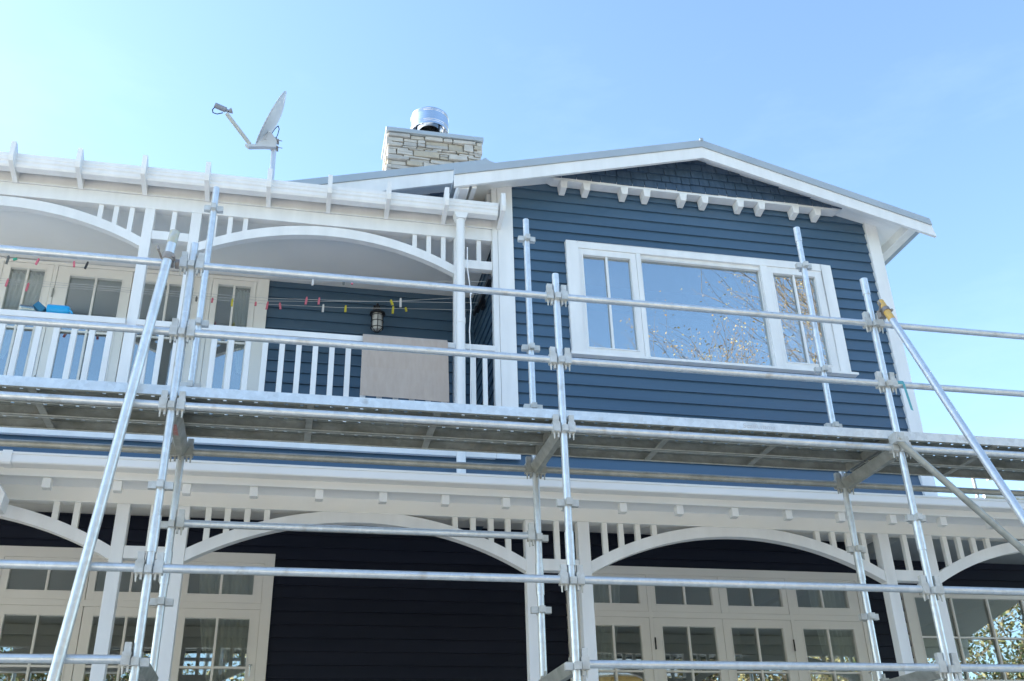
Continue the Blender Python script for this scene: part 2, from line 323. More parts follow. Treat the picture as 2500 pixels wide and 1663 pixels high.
# ---- chimney of stacked stone
STONE = [mat('stone_pale', (.45, .43, .40), .9, col2=(.56, .53, .49), vscale=7, bump=.6, bscale=25),
         mat('stone_warm', (.46, .41, .33), .9, col2=(.38, .35, .30), vscale=9, bump=.6, bscale=25),
         mat('stone_grey', (.36, .355, .345), .9, col2=(.46, .44, .42), vscale=8, bump=.6, bscale=25)]
MORT = mat('mortar', (.27, .25, .22), .95)
cx0, cx1, cy0, cy1 = .885, 2.19, 11.0, 11.62
chim = MB().box(cx0+.035, cx1-.035, cy0+.035, cy1-.035, 6.6, 8.90).build('chimney', MORT, rf2)
st = MB(); r9 = random.Random(11); z = 8.10
heights = []
while z < 8.88:
    h = r9.choice([.035, .045, .06, .075, .095, .13]); h = min(h, 8.895-z)
    if h < .03: break
    def course(a0, a1, put):
        x = a0
        while x < a1-.02:
            w = min(r9.uniform(.11, .40), a1-x)
            if a1-x-w < .07: w = a1-x
            if h > .09 and r9.random() < .5:
                hh = h*r9.uniform(.4, .6); put(x, x+w, z, z+hh); put(x, x+w, z+hh, z+h)
            else: put(x, x+w, z, z+h)
            x += w
    def front(a, b, z0, z1):
        p = r9.uniform(-.018, .022); t = r9.uniform(-.012, .012); g = .005
        mi = r9.choice([0, 0, 0, 1, 2]); j = [r9.uniform(-.009, .009) for _ in range(8)]
        st.add([(a+g, cy0-p, z0+g+j[0]), (b-g, cy0-p, z0+g+t*.5+j[1]), (b-g-.006, cy0-p+.006+j[4], z1-g+t*.5), (a+g+.006, cy0-p+.004, z1-g+j[2]),
                (a+g, cy0+.06, z0+g), (b-g, cy0+.06, z0+g), (b-g, cy0+.06, z1-g), (a+g, cy0+.06, z1-g)],
               [(0, 1, 2, 3), (0, 4, 5, 1), (1, 5, 6, 2), (2, 6, 7, 3), (3, 7, 4, 0)], mi=mi)
    def left(a, b, z0, z1):
        p = r9.uniform(-.018, .02); g = .005; mi = r9.choice([0, 0, 1, 2])
        for X, sg in ((cx0, -1), (cx1, 1)):
            st.add([(X+sg*p, b-g, z0+g), (X+sg*p, a+g, z0+g), (X+sg*p, a+g, z1-g), (X+sg*p, b-g, z1-g), (X-sg*.06, b-g, z0+g), (X-sg*.06, a+g, z0+g), (X-sg*.06, a+g, z1-g), (X-sg*.06, b-g, z1-g)],
                   [(0, 1, 2, 3), (0, 4, 5, 1), (1, 5, 6, 2), (2, 6, 7, 3), (3, 7, 4, 0)], mi=mi)
    course(cx0, cx1, front); course(cy0, cy1, left); z += h
sto = st.build('stone_facing', STONE, chim)
bv = sto.modifiers.new('b', 'BEVEL'); bv.width = .016; bv.segments = 3
MB().box(cx0-.03, cx1+.03, cy0-.035, cy1+.03, 8.90, 8.965).build('cap_flashing', ROOF, chim, .004)
co = MB(); cc = (1.50, 11.3, 0)
co.lathe([(.27, 9.18), (.27, 9.46), (.262, 9.468), (.0, 9.475)], cc, 40); co.lathe([(.262, 9.18), (.262, 9.44), (.0, 9.445)], cc, 40); co.lathe([(.262, 9.18), (.27, 9.18)], cc, 40)
for zz in (9.22, 9.25, 9.41, 9.435): co.lathe([(.27, zz-.004), (.2735, zz), (.27, zz+.004)], cc, 40)
co.build('flue_cowl', CHROME, chim)
MB().lathe([(.15, 8.96), (.15, 9.22), (.19, 9.24), (.19, 9.30), (.13, 9.30)], cc, 32).build('flue_pipe', CHROME, chim)
fb = MB()
for i in range(4):
    t = .5+i*math.pi/2; fb.box(cc[0]+.225*math.cos(t)-.01, cc[0]+.225*math.cos(t)+.01, cc[1]+.225*math.sin(t)-.01, cc[1]+.225*math.sin(t)+.01, 9.0, 9.2)
fb.build('cowl_bracket', BLACK, chim)
# ================================================================== joinery builder
def ring(mb, x0, x1, z0, z1, gx0, gx1, gz0, gz1, y0, y1):
    mb.box(x0, gx0, y0, y1, z0, z1); mb.box(gx1, x1, y0, y1, z0, z1)
    mb.box(gx0, gx1, y0, y1, z0, gz0); mb.box(gx0, gx1, y0, y1, gz1, z1)
def sash(parent, name, x0, x1, z0, z1, g, mun, rows, Y, m=CREAM, glass=GLASSL, lab=None):
    """one sash: stiles and rails round glass g=(x0,x1,z0,z1), muntins at mun (x) and rows (z)"""
    mb = MB(); ring(mb, x0, x1, z0, z1, *g, Y, Y+.045)
    ring(mb, g[0]-.012, g[1]+.012, g[2]-.012, g[3]+.012, g[0], g[1], g[2], g[3], Y-.006, Y+.001)
    for x in mun: mb.box(x-.011, x+.011, Y+.004, Y+.03, g[2], g[3])
    for z in rows: mb.box(g[0], g[1], Y+.006, Y+.028, z-.010, z+.010)
    o = mb.build(name, m, parent, .0015)
    gp = MB().box(g[0]-.01, g[1]+.01, Y+.034, Y+.040, g[2]-.01, g[3]+.01).build('glass_pane', glass, parent)
    return o
def curtain(parent, xt0, xt1, xb0, xb1, zt, zb, Y, folds=9, m=CURT, bow=0):
    mb = MB(); nx, nz = folds*6, 14; vs = []
    for j in range(nz+1):
        t = j/nz; s = t**1.6
        a = xt0+(xb0-xt0)*s; b = xt1+(xb1-xt1)*s
        for i in range(nx+1):
            u = i/nx; vs.append((a+(b-a)*u, Y+.03*math.sin(u*folds*2*math.pi+.6*math.sin(3*t))+.012*math.sin(u*31+t*4), zt+(zb-zt)*t))
    fs = [(j*(nx+1)+i, j*(nx+1)+i+1, (j+1)*(nx+1)+i+1, (j+1)*(nx+1)+i) for j in range(nz) for i in range(nx)]
    return mb.add(vs, fs, True).build('curtain', m, parent)
# ---- big front window
wf = MB(); Yw = 8.562
ring(wf, 2.60, 5.665, 4.43, 5.77, 2.73, 5.54, 4.445, 5.685, Yw, Yw+.06)
wf.box(2.66, 2.73, Yw+.06, Yw+.14, 4.43, 5.70); wf.box(5.54, 5.62, Yw+.06, Yw+.14, 4.43, 5.70)
wf.box(3.372, 3.42, Yw+.004, Yw+.13, 4.443, 5.686); wf.box(4.806, 4.886, Yw+.004, Yw+.13, 4.443, 5.686)
wf.box(2.58, 5.725, Yw-.035, Yw+.10, 4.408, 4.436)
win = wf.build('front_window', WHITE, house, .003)
sash(win, 'window_sash', 2.732, 3.370, 4.446, 5.684, (2.782, 3.306, 4.52, 5.61), [3.043], [], Yw+.012, WHITE, GLASS)
sash(win, 'window_sash', 4.888, 5.538, 4.446, 5.684, (4.945, 5.452, 4.52, 5.605), [5.197], [], Yw+.012, WHITE, GLASS)
sash(win, 'fixed_light', 3.421, 4.805, 4.440, 5.686, (3.432, 4.797, 4.447, 5.634), [], [], Yw+.03, WHITE, GLASS)
# room behind
rb = MB(); rb.box(2.1, 6.2, 12.0, 12.1, 3.2, 6.4); rb.box(2.0, 6.24, 8.70, 12, 3.2, 3.3); rb.box(2.0, 6.24, 8.70, 12, 6.0, 6.05)
rb.build('interior', ROOM, house)
# ---- upper balcony: floor, ceiling, back wall
MB().box(-6.5, 1.86, 8.64, YB+.05, 3.27, 3.36).build('balcony_floor', SOFF, house)
MB().box(-6.5, 1.80, 8.55, 8.598, 3.272, 3.43).build('balcony_fascia', WHITE, house, .003)
MB().box(1.802, 2.035, 8.548, 8.572, 3.272, 3.43).build('balcony_fascia', WHITE, house, .003)
MB().box(-6.5, 1.83, 8.66, YB+.1, 5.69, 5.72).build('balcony_ceiling', SOFF, house)
cladding(MB(), YB, 3.36, 5.689, lambda z: (-.45, 1.84), phase=4.214).build('balcony_wall', NAVY, house)
MB().box(-6.5, -3.6, YB, YB+.1, 3.36, 5.69).build('balcony_wall', WHITE, house)
MB().box(-.44, 1.84, YB+.03, YB+.1, 3.3, 5.7).build('wall_lining', ROOM, house)
# ---- balcony doors
Yd = 9.77; ud = MB()
ring(ud, -3.62, -.44, 3.3, 5.68, -3.13, -.57, 3.40, 5.64, Yd, Yd+.03)
ud.box(-2.64, -2.60, Yd+.001, Yd+.03, 3.4, 5.64); ud.box(-1.075, -1.035, Yd+.001, Yd+.03, 3.4, 5.64)
ud = ud.build('balcony_door_set', CREAM, house, .002)
ro = [4.885, 4.24]
sash(ud, 'sidelight', -1.032, -.573, 3.41, 5.637, (-.972, -.632, 3.6, 5.57), [-.802], ro, Yd+.005)
sash(ud, 'sidelight', -3.127, -2.643, 3.41, 5.637, (-3.055, -2.716, 3.6, 5.57), [-2.885], ro, Yd+.005)
sash(ud, 'door_leaf', -2.597, -1.853, 3.41, 5.637, (-2.472, -1.949, 3.6, 5.527), [-2.21], ro, Yd+.008)
sash(ud, 'door_leaf', -1.847, -1.078, 3.41, 5.637, (-1.745, -1.222, 3.6, 5.527), [-1.483], ro, Yd+.008)
for z in (5.30, 4.30):
    MB().tube((-2.603, Yd-.012, z-.05), (-2.603, Yd-.012, z+.05), .008, n=8).build('hinge', GALVD, ud)
MB().tube((-1.90, Yd-.05, 4.02), (-2.02, Yd-.05, 4.03), .009, n=8).tube((-1.90, Yd+.01, 4.02), (-1.90, Yd-.05, 4.02), .009, n=8).box(-1.925, -1.875, Yd+.001, Yd+.009, 3.9, 4.14).build('door_handle', CHROME, ud)
curtain(ud, -3.12, -2.74, -3.12, -2.98, 5.6, 4.6, Yd+.16, 8)
curtain(ud, -.82, -.58, -.70, -.58, 5.6, 4.6, Yd+.16, 6)
ib = MB(); ib.box(-3.6, -.4, 13, 13.1, 3.2, 5.8); ib.box(-3.7, -.3, YB+.06, 13, 5.72, 5.8); ib.box(-3.7, -.3, YB+.06, 13, 3.2, 3.28); ib.box(-3.7, -3.6, YB+.1, 13, 3.2, 5.8); ib.box(-.4, -.3, YB+.1, 13, 3.2, 5.8)
ib.build('interior', ROOM, house)
# ---- balcony posts, frieze, arches, beam, balustrade
def arch(x0, x1, zs_u, zc_u, zs_o, zc_o, cap, y0, y1, parent, name='arch'):
    cx = (x0+x1)/2; h = (x1-x0)/2
    def cv(zs, zc):
        s = zc-zs; R = (h*h+s*s)/(2*s); c = zc-R
        return lambda x: c+math.sqrt(max(0, R*R-(x-cx)**2))
    u, o = cv(zs_u, zc_u), cv(zs_o, zc_o); N = 40
    mb = MB(); xs = [x0+(x1-x0)*i/N for i in range(N+1)]
    vs = []
    for x in xs:
        a = u(x); b = min(o(x), cap) if x not in (x0, x1) else o(x)
        vs += [(x, y0, a), (x, y0, b), (x, y1, a), (x, y1, b)]
    fs = []
    for i in range(N):
        k = 4*i; fs += [(k, k+4, k+5, k+1), (k+2, k+3, k+7, k+6), (k, k+2, k+6, k+4), (k+1, k+5, k+7, k+3)]
    fs += [(0, 1, 3, 2), (4*N, 4*N+2, 4*N+3, 4*N+1)]
    mb.add(vs, fs); ob = mb.build(name, WHITE, parent); return ob, o
PU = [(-4.225, -4.13), (-1.62, -1.528), (-1.187, -1.092), (1.415, 1.505)]
for a, b in PU: MB().box(a, b, 8.60, 8.69, 3.36, 5.684).build('balcony_post', WHITE, house, .003)
MB().box(-6.5, 1.811, 8.597, 8.70, 5.684, 5.826).build('balcony_beam', WHITE, house, .003)
MB().box(-6.5, 1.811, 8.585, 8.69, 5.829, 6.06).build('balcony_fascia', WHITE, house, .002)
fr = MB().box(-1.527, -1.188, 8.604, 8.686, 5.345, 5.44).build('balcony_frieze', WHITE, house, .003)
MB().box(1.506, 1.811, 8.604, 8.686, 5.335, 5.435).build('frieze_rail', WHITE, fr, .003)
_, o1 = arch(-1.091, 1.414, 5.255, 5.565, 5.352, 5.672, 5.70, 8.607, 8.683, fr)
_, o0 = arch(-4.129, -1.621, 5.255, 5.565, 5.352, 5.672, 5.70, 8.607, 8.683, fr)
def slat(x, z0, z1, parent, w=.045, y0=8.615, y1=8.66, name='frieze_baluster', m=WHITE):
    MB().box(x-w/2, x+w/2, y0, y1, z0, z1).build(name, m, parent, .002)
for x in (-.965, -.818, -.673, .86+.0, 1.008, 1.153, 1.304):
    if x != .86: slat(x, o1(x)-.01, 5.69, fr)
for x in (-2.025, -1.885, -1.741, -4.01, -3.865, -3.72): slat(x, o0(x)-.01, 5.69, fr)
slat(-1.347, 5.43, 5.69, fr); slat(1.675, 5.43, 5.69, fr)
bal = MB().box(-1.091, 1.414, 8.555, 8.68, 4.385, 4.442).build('balustrade', WHITE, house, .003)
for a, b in ((-6.5, -1.621), (-1.527, -1.188), (1.506, 1.811)): MB().box(a, b, 8.555, 8.68, 4.385, 4.442).build('handrail', WHITE, bal, .003)
for a, b in ((-6.5, -1.621), (-1.527, -1.188), (-1.091, 1.414), (1.506, 1.811)): MB().box(a, b, 8.59, 8.645, 3.46, 3.52).build('bottom_rail', WHITE, bal, .003)
for i in range(16): slat(-.983+.1535*i, 3.52, 4.386, bal, .05, 8.60, 8.635, 'baluster')
for i in range(17): slat(-1.745-.15*i, 3.52, 4.386, bal, .05, 8.60, 8.635, 'baluster')
for x in (-1.415, -1.30, 1.605, 1.719): slat(x, 3.52, 4.386, bal, .045, 8.60, 8.635, 'baluster')
# ---- balcony roof and gutter with raking rafter ends
MB().add([(-6.5, 8.42, 6.01), (1.83, 8.42, 6.01), (1.83, 9.86, 6.42), (-6.5, 9.86, 6.42), (-6.5, 8.42, 5.99), (1.83, 8.42, 5.99), (1.83, 9.86, 6.38), (-6.5, 9.86, 6.38)], [(0, 1, 2, 3), (4, 7, 6, 5), (0, 4, 5, 1), (1, 5, 6, 2), (3, 2, 6, 7), (0, 3, 7, 4)]).build('balcony_roof', ROOF, house)
def gutter(y, z, sx=1, h=.155, w=.115):
    return [(y+w, z), (y+.03, z), (y+.018, z+.02), (y+.018, z+h*.35), (y+.006, z+h*.45), (y+.006, z+h*.62), (y, z+h*.7), (y, z+h*.97), (y+.012, z+h), (y+.02, z+h*.95), (y+.02, z+h*.85), (y+w, z+h*.85)]
MB().prism(gutter(8.37, 5.872, h=.14), -6.5, 1.84, 'x').build('balcony_gutter', WHITE, house)
for k in range(14):
    x = 1.878-.587*k
    MB().prism([(8.29, 6.085), (8.29, 5.93), (8.31, 5.88), (8.584, 5.815), (8.584, 6.04), (8.40, 6.04), (8.33, 6.085)], x-.022, x+.022, 'x').build('rafter_end', WHITE, house, .002)
# downpipe
dp = MB(); X = 1.450
dp.prism([(X-.07, 5.855), (X+.07, 5.855), (X+.06, 5.82), (X+.045, 5.79), (X-.045, 5.79), (X-.06, 5.82)], 8.375, 8.485)
dp.tube((X, 8.43, 5.80), (X, 8.43, 3.05), .043, n=20)
for z in (4.62, 3.5): dp.tube((X, 8.43, z+.03), (X, 8.43, z-.03), .047, n=20)
dp.build('downpipe', WHITE, house)
# ================================================================== LOWER VERANDAH
LH = [(-1.237, -1.147), (-.823, -.733), (1.765, 1.855), (2.188, 2.283), (4.80, 4.898), (5.215, 5.307), (7.815, 7.91), (-3.83, -3.74)]
for a, b in LH: MB().box(a, b, 7.35, 7.44, -.3, 2.318).build('verandah_post', WHITE, house, .004)
MB().box(-6.5, 9.5, 7.346, 7.452, 2.318, 2.44).build('verandah_beam', CREAM, house, .003)
ff = MB().box(1.856, 2.187, 7.354, 7.436, 1.925, 2.015).build('verandah_frieze', WHITE, house, .003)
for a, b in ((-1.146, -.824), (4.899, 5.214)): MB().box(a, b, 7.354, 7.436, 1.925, 2.015).build('frieze_rail', WHITE, ff, .003)
for x0, x1 in ((-.732, 1.764), (2.284, 4.799), (5.308, 7.814), (-3.739, -1.238)):
    _, oo = arch(x0, x1, 1.915, 2.245, 2.008, 2.336, 2.33, 7.357, 7.433, ff)
    for d in (.13, .265, .405, .545):
        if d == .545 and x0 < -3: continue
        for x in (x0+d, x1-d): slat(x, oo(x)-.01, 2.325, ff, .042, 7.365, 7.405, m=CREAM)
for a, b in ((-1.146, -.824), (1.856, 2.187), (4.899, 5.214)): slat((a+b)/2, 2.01, 2.325, ff, .042, 7.365, 7.405, m=CREAM)
# soffit boards, fascia, gutter, rafter tails, roof
MB().box(-6.5, 9.5, 7.10, 7.345, 2.425, 2.44).build('verandah_soffit', SOFF, house)
MB().box(-6.5, 9.5, 7.085, 7.13, 2.405, 2.49).build('verandah_fascia', CREAM, house, .003)
MB().prism([(7.084, 2.458), (7.02, 2.456), (6.99, 2.462), (6.985, 2.47), (6.985, 2.520), (6.978, 2.523), (6.976, 2.536), (6.984, 2.540), (6.994, 2.532), (6.994, 2.49), (7.084, 2.49)], -6.5, 9.5, 'x').build('verandah_gutter', CREAM, house)
MB().prism([(7.08, 2.452), (6.99, 2.452), (6.980, 2.465), (6.972, 2.52), (6.972, 2.545), (7.0, 2.545), (7.08, 2.50)], -1.96, -1.90, 'x').build('gutter_joiner', CREAM, house)
for k in range(30):
    x = .640+.4635*(k-14)
    if -6 < x < 9: MB().box(x-.028, x+.028, 7.102, 7.165, 2.332, 2.404).build('rafter_tail', CREAM, house, .002)
MB().add([(-6.5, 7.0, 2.525), (9.5, 7.0, 2.525), (9.5, 8.63, 3.085), (-6.5, 8.63, 3.085)], [(0, 1, 2, 3)]).build('verandah_roof', mat('verandah_roof_paint', (.75, .77, .80), .5), house)
MB().box(6.375, 9.5, 8.6, 14, 2.9, 3.05).build('verandah_roof', ROOF, house)
MB().prism([(7.46, 2.56), (YL+.05, 3.10), (YL+.05, 3.13), (7.46, 2.585)], -6.5, 9.5, 'x').build('verandah_ceiling', SOFF, house)
MB().box(-6.5, 9.5, 7.46, 7.50, 2.44, 2.558).build('verandah_lining', SOFF, house)
# lower wall
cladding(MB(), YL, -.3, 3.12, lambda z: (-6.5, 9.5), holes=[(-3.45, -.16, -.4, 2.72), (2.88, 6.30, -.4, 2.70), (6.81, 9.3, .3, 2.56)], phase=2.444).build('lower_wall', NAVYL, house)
lb = MB()
for a, b in ((-6.4, -3.45), (-.16, 2.88), (6.30, 6.81)): lb.box(a, b, YL+.03, YL+.1, -.3, 3.1)
lb.box(-6.4, 9.5, YL+.03, YL+.1, 2.72, 3.1); lb.box(-6.5, 9.5, 14, 14.1, -.4, 3.1); lb.box(-6.5, 9.5, YL+.1, 14, 2.98, 3.0)
lb.box(-6.5, -6.4, YL, 14, -.4, 3.1); lb.box(9.4, 9.5, YL, 14, -.4, 3.1)
for x in (.6, 6.55): lb.box(x, x+.1, YL+.1, 14, -.4, 3.0)
lb.build('interior', ROOM, house)
MB().box(-6.5, 9.5, 7.2, 14, -.42, -.3).build('verandah_deck', mat('timber_deck', (.22, .16, .11), .7, var=.3, vscale=5), house)
MB().box(-6.4, 9.4, 7.4, 14, GZ, -.42).build('foundation', SOFF, house)
MB().box(-3.35, -1.94, 6.86, 7.0, 2.10, 2.31).prism([(-1.941, 2.31), (-1.86, 2.20), (-1.87, 2.10), (-1.941, 2.10)], 6.86, 7.0).build('pergola_beam', WHITE, house)
def door_wall(name, fx, mull, sets, Y, ztop, zb=-.28, hinges=(), cl=()):
    mb = MB(); x0, x1 = fx
    mb.box(x0, x0+.10, Y, Y+.05, zb, ztop); mb.box(x1-.10, x1, Y, Y+.05, zb, ztop); mb.box(x0+.1, x1-.1, Y, Y+.05, 2.64, ztop)
    mb.box(x0+.1, x1-.1, Y+.004, Y+.05, 2.188, 2.248)
    for x in mull: mb.box(x-.02, x+.02, Y+.003, Y+.05, zb, 2.64)
    fr_ = mb.build(name, CREAM, house, .002)
    for kind, a, b, ga, gb, mx_, low in sets:
        sash(fr_, 'transom_sash', a, b, 2.25, 2.638, (ga, gb, 2.33, 2.548), [mx_], [], Y+.008)
        la, lb_, lm = low
        sash(fr_, kind, a, b, zb, 2.186, (la, lb_, zb+.22, 2.10), [lm], [1.645, 1.19, .735, .28], Y+.008)
    for hx in hinges: MB().tube((hx, Y-.006, 1.86), (hx, Y-.006, 1.98), .008, n=8).build('hinge', BLACK, fr_)
    for hx, hz in cl:
        MB().tube((hx, Y-.04, hz), (hx, Y-.04, hz-.1), .006, n=8).tube((hx-.02, Y-.02, hz), (hx+.02, Y-.03, hz+.005), .006, n=8).build('window_latch', CHROME, fr_)
    return fr_
LLd = door_wall('verandah_door_set', (-3.50, -.14), (-1.075, -2.655), [
    ('sidelight', -1.053, -.242, -.942, -.328, -.635, (-.935, -.332, -.635)),
    ('door_leaf', -1.857, -1.097, -1.79, -1.165, -1.47, (-1.762, -1.165, -1.465)),
    ('door_leaf', -2.633, -1.863, -2.565, -1.95, -2.222, (-2.535, -1.95, -2.245)),
    ('sidelight', -3.398, -2.677, -3.31, -2.76, -3.04, (-3.31, -2.76, -3.04))], YL-.03, 2.74, cl=((-.29, 1.66),))
curtain(LLd, -.86, -.26, -.50, -.26, 2.62, .9, YL+.12, 9)
LRd = door_wall('verandah_door_set', (2.86, 6.325), (3.765, 5.385), [
    ('sidelight', 2.962, 3.743, 3.03, 3.66, 3.34, (3.03, 3.647, 3.347)),
    ('door_leaf', 3.787, 4.568, 3.838, 4.485, 4.175, (3.884, 4.483, 4.18)),
    ('door_leaf', 4.572, 5.363, 4.66, 5.303, 4.955, (4.662, 5.262, 4.96)),
    ('sidelight', 5.407, 6.223, 5.48, 6.10, 5.79, (5.496, 6.104, 5.795))], YL-.03, 2.725, hinges=(3.79, 5.36), cl=((6.19, 1.64),))
curtain(LRd, 2.97, 3.50, 2.97, 3.12, 2.62, .9, YL+.12, 9)
curtain(LRd, 5.72, 6.2, 5.95, 6.2, 2.62, .9, YL+.12, 8)
rw = MB(); Yr = YL-.03
ring(rw, 6.79, 9.4, .3, 2.60, 6.88, 9.3, .42, 2.52, Yr, Yr+.05)
rw = rw.build('verandah_window', CREAM, house, .002)
sash(rw, 'window_sash', 6.882, 9.298, .42, 2.518, (6.93, 9.25, .5, 2.475), [7.402, 7.868, 8.335, 8.80], [2.036, 1.575, 1.11], Yr+.008)
# ================================================================== things on the house
# satellite dish
ds = empty('satellite_dish', (-.50, 9.5, 6.25), 'pale grey satellite dish on a pole above the balcony gutter, its arm pointing left', 'satellite dish')
YDs = 9.5
MB().tube((-.505, YDs, 6.0), (-.525, YDs, 7.40), .028, n=16).build('mast', mat('mast_metal', (.62, .64, .68), .35, .5), ds)
# reflector: shallow bowl, normal mostly to the left
cen = Vector((-.590, YDs-.02, 7.655)); up = Vector((.27, 0, .71)).normalized(); nrm = Vector((-.93, -.19, .36)); nrm = (nrm-up*nrm.dot(up)).normalized(); sd = nrm.cross(up)
mbd = MB(); R1, R2 = .375, .34; rings = 9; N = 40
vs = [tuple(cen-nrm*.085)]
for r in range(1, rings+1):
    q = r/rings
    for i in range(N):
        t = 2*math.pi*i/N; vs.append(tuple(cen+up*(R1*q*math.cos(t))+sd*(R2*q*math.sin(t))-nrm*(.085*(1-q*q))))
fs = [(0, 1+i, 1+(i+1) % N) for i in range(N)]
for r in range(rings-1): fs += [(1+r*N+i, 1+(r+1)*N+i, 1+(r+1)*N+(i+1) % N, 1+r*N+(i+1) % N) for i in range(N)]
mbd.add(vs, fs, True)
for i in range(N):
    a, b = Vector(vs[1+(rings-1)*N+i]), Vector(vs[1+(rings-1)*N+(i+1) % N]); mbd.tube(a, b, .006, n=6, caps=False)
ro_ = mbd.build('reflector', DISH, ds); sm = ro_.modifiers.new('s', 'SOLIDIFY'); sm.thickness = .006
MB().prism([(-.76, 7.22), (-.70, 7.26), (-.60, 7.44), (-.565, 7.43), (-.50, 7.33), (-.50, 7.25), (-.60, 7.235)], YDs-.06, YDs-.03).prism([(-.84, 7.22), (-.50, 7.25), (-.50, 7.22), (-.62, 7.215), (-.80, 7.185)], YDs-.075, YDs-.02)\
    .tube((-.62, YDs-.07, 7.33), (-.62, YDs-.02, 7.33), .01, n=8).build('mount_bracket', DISH, ds)
MB().box(-.56, -.475, YDs-.05, YDs+.04, 7.345, 7.36).box(-.56, -.475, YDs-.05, YDs+.04, 7.245, 7.26).tube((-.475, YDs-.03, 7.352), (-.44, YDs-.03, 7.35), .005, n=6).tube((-.475, YDs-.03, 7.252), (-.43, YDs-.03, 7.248), .005, n=6).build('clamp', RUST, ds)
MB().tube((-.79, YDs-.05, 7.24), (-1.075, YDs-.10, 7.59), .023, n=16).build('feed_arm', mat('arm_cream', (.46, .46, .43), .6), ds)
MB().tube((-1.215, YDs-.12, 7.68), (-1.09, YDs-.10, 7.645), .032, n=14).tube((-1.09, YDs-.10, 7.645), (-1.06, YDs-.1, 7.63), .018, n=10).tube((-1.06, YDs-.1, 7.63), (-1.025, YDs-.1, 7.645), .018, .035, n=14).build('feed_horn', mat('horn_grey', (.26, .27, .31), .5), ds)
MB().path([(-1.21, YDs-.12, 7.66), (-1.235, YDs-.12, 7.61), (-1.225, YDs-.12, 7.57), (-1.18, YDs-.11, 7.565), (-1.12, YDs-.1, 7.60)], .006, 6)\
    .path([(-.565, YDs-.05, 7.42), (-.53, YDs-.05, 7.50), (-.50, YDs-.05, 7.545), (-.485, YDs-.05, 7.50), (-.495, YDs-.05, 7.42), (-.51, YDs-.05, 7.36)], .005, 6).build('cable', BLACK, ds)
# wall lantern
ln = empty('wall_lantern', (.735, 9.62, 5.1), 'black caged bulkhead lantern with frosted glass on the dark balcony wall', 'lantern')
lc = (.735, 9.60, 0)
MB().prism([(.70, 5.46), (.77, 5.46), (.77, 5.34), (.70, 5.34)], 9.76, 9.80).path([(.735, 9.78, 5.40), (.735, 9.68, 5.43), (.735, 9.61, 5.39), (.735, 9.60, 5.31)], .013, 8).build('wall_arm', BLACK, ln)
MB().lathe([(.015, 5.345), (.03, 5.33), (.05, 5.29), (.085, 5.27), (.085, 5.255), (.0, 5.255)], lc, 24).build('hood', BLACK, ln)
MB().lathe([(.055, 5.255), (.058, 5.10), (.05, 5.07), (.0, 5.055)], lc, 24).build('glass_jar', LAMPG, ln)
cg = MB()
for z in (5.235, 5.165, 5.09): cg.lathe([(.066, z-.004), (.072, z), (.066, z+.004)], lc, 24)
for i in range(6):
    t = math.pi*i/3+math.pi/2; cg.path([(lc[0]+.069*math.cos(t), lc[1]+.069*math.sin(t), 5.255), (lc[0]+.069*math.cos(t), lc[1]+.069*math.sin(t), 5.09), (lc[0]+.02*math.cos(t), lc[1]+.02*math.sin(t), 5.045), (lc[0], lc[1], 5.04)], .004, 6)
cg.build('cage', BLACK, ln)
# clothesline
clo = empty('clothesline', (1.80, 9, 5.25), 'retractable clothesline with black wall bracket and grey cords strung across the balcony', 'clothesline')
CLZ = 5.25
MB().box(1.765, 1.80, 8.60, 9.32, CLZ-.03, CLZ+.02).box(1.80, 1.83, 8.70, 8.76, CLZ-.06, CLZ+.03).box(1.80, 1.83, 9.1, 9.2, CLZ-.06, CLZ+.03).box(1.745, 1.765, 9.22, 9.36, CLZ-.045, CLZ+.0).build('wall_bracket', BLACK, clo)
LMAT = mat('line_cord', (.55, .56, .58), .6)
lines = [[(1.76, 8.70), (.02, 8.985), (-1.44, 9.01), (-3.0, 9.05), (-5.5, 9.1)], [(1.76, 8.95), (1.49, 9.09), (.83, 9.28), (-.41, 9.48), (-3.0, 9.50), (-5.5, 9.52)],
         [(1.76, 9.15), (.62, 9.31), (-.41, 9.42), (-3.0, 9.46), (-5.5, 9.48)], [(1.76, 9.31), (.29, 9.50), (-.41, 9.55), (-1.89, 9.53), (-3.0, 9.56), (-5.5, 9.58)]]
for L in lines:
    MB().path([(x, y, CLZ) for x, y in L], .0024, 6).build('line_cord', LMAT, clo)
def liney(k, x):
    L = lines[k]
    for (xa, ya), (xb, yb) in zip(L[:-1], L[1:]):
        if xb <= x <= xa: return ya+(yb-ya)*(x-xa)/(xb-xa)
    return L[0][1]
PM = {c: mat('peg_'+c, v, .45) for c, v in {'pink': (.66, .17, .24), 'green': (.05, .42, .28), 'black': (.03, .03, .035), 'white': (.7, .7, .72), 'yellow': (.62, .55, .05), 'grey': (.12, .13, .13)}.items()}
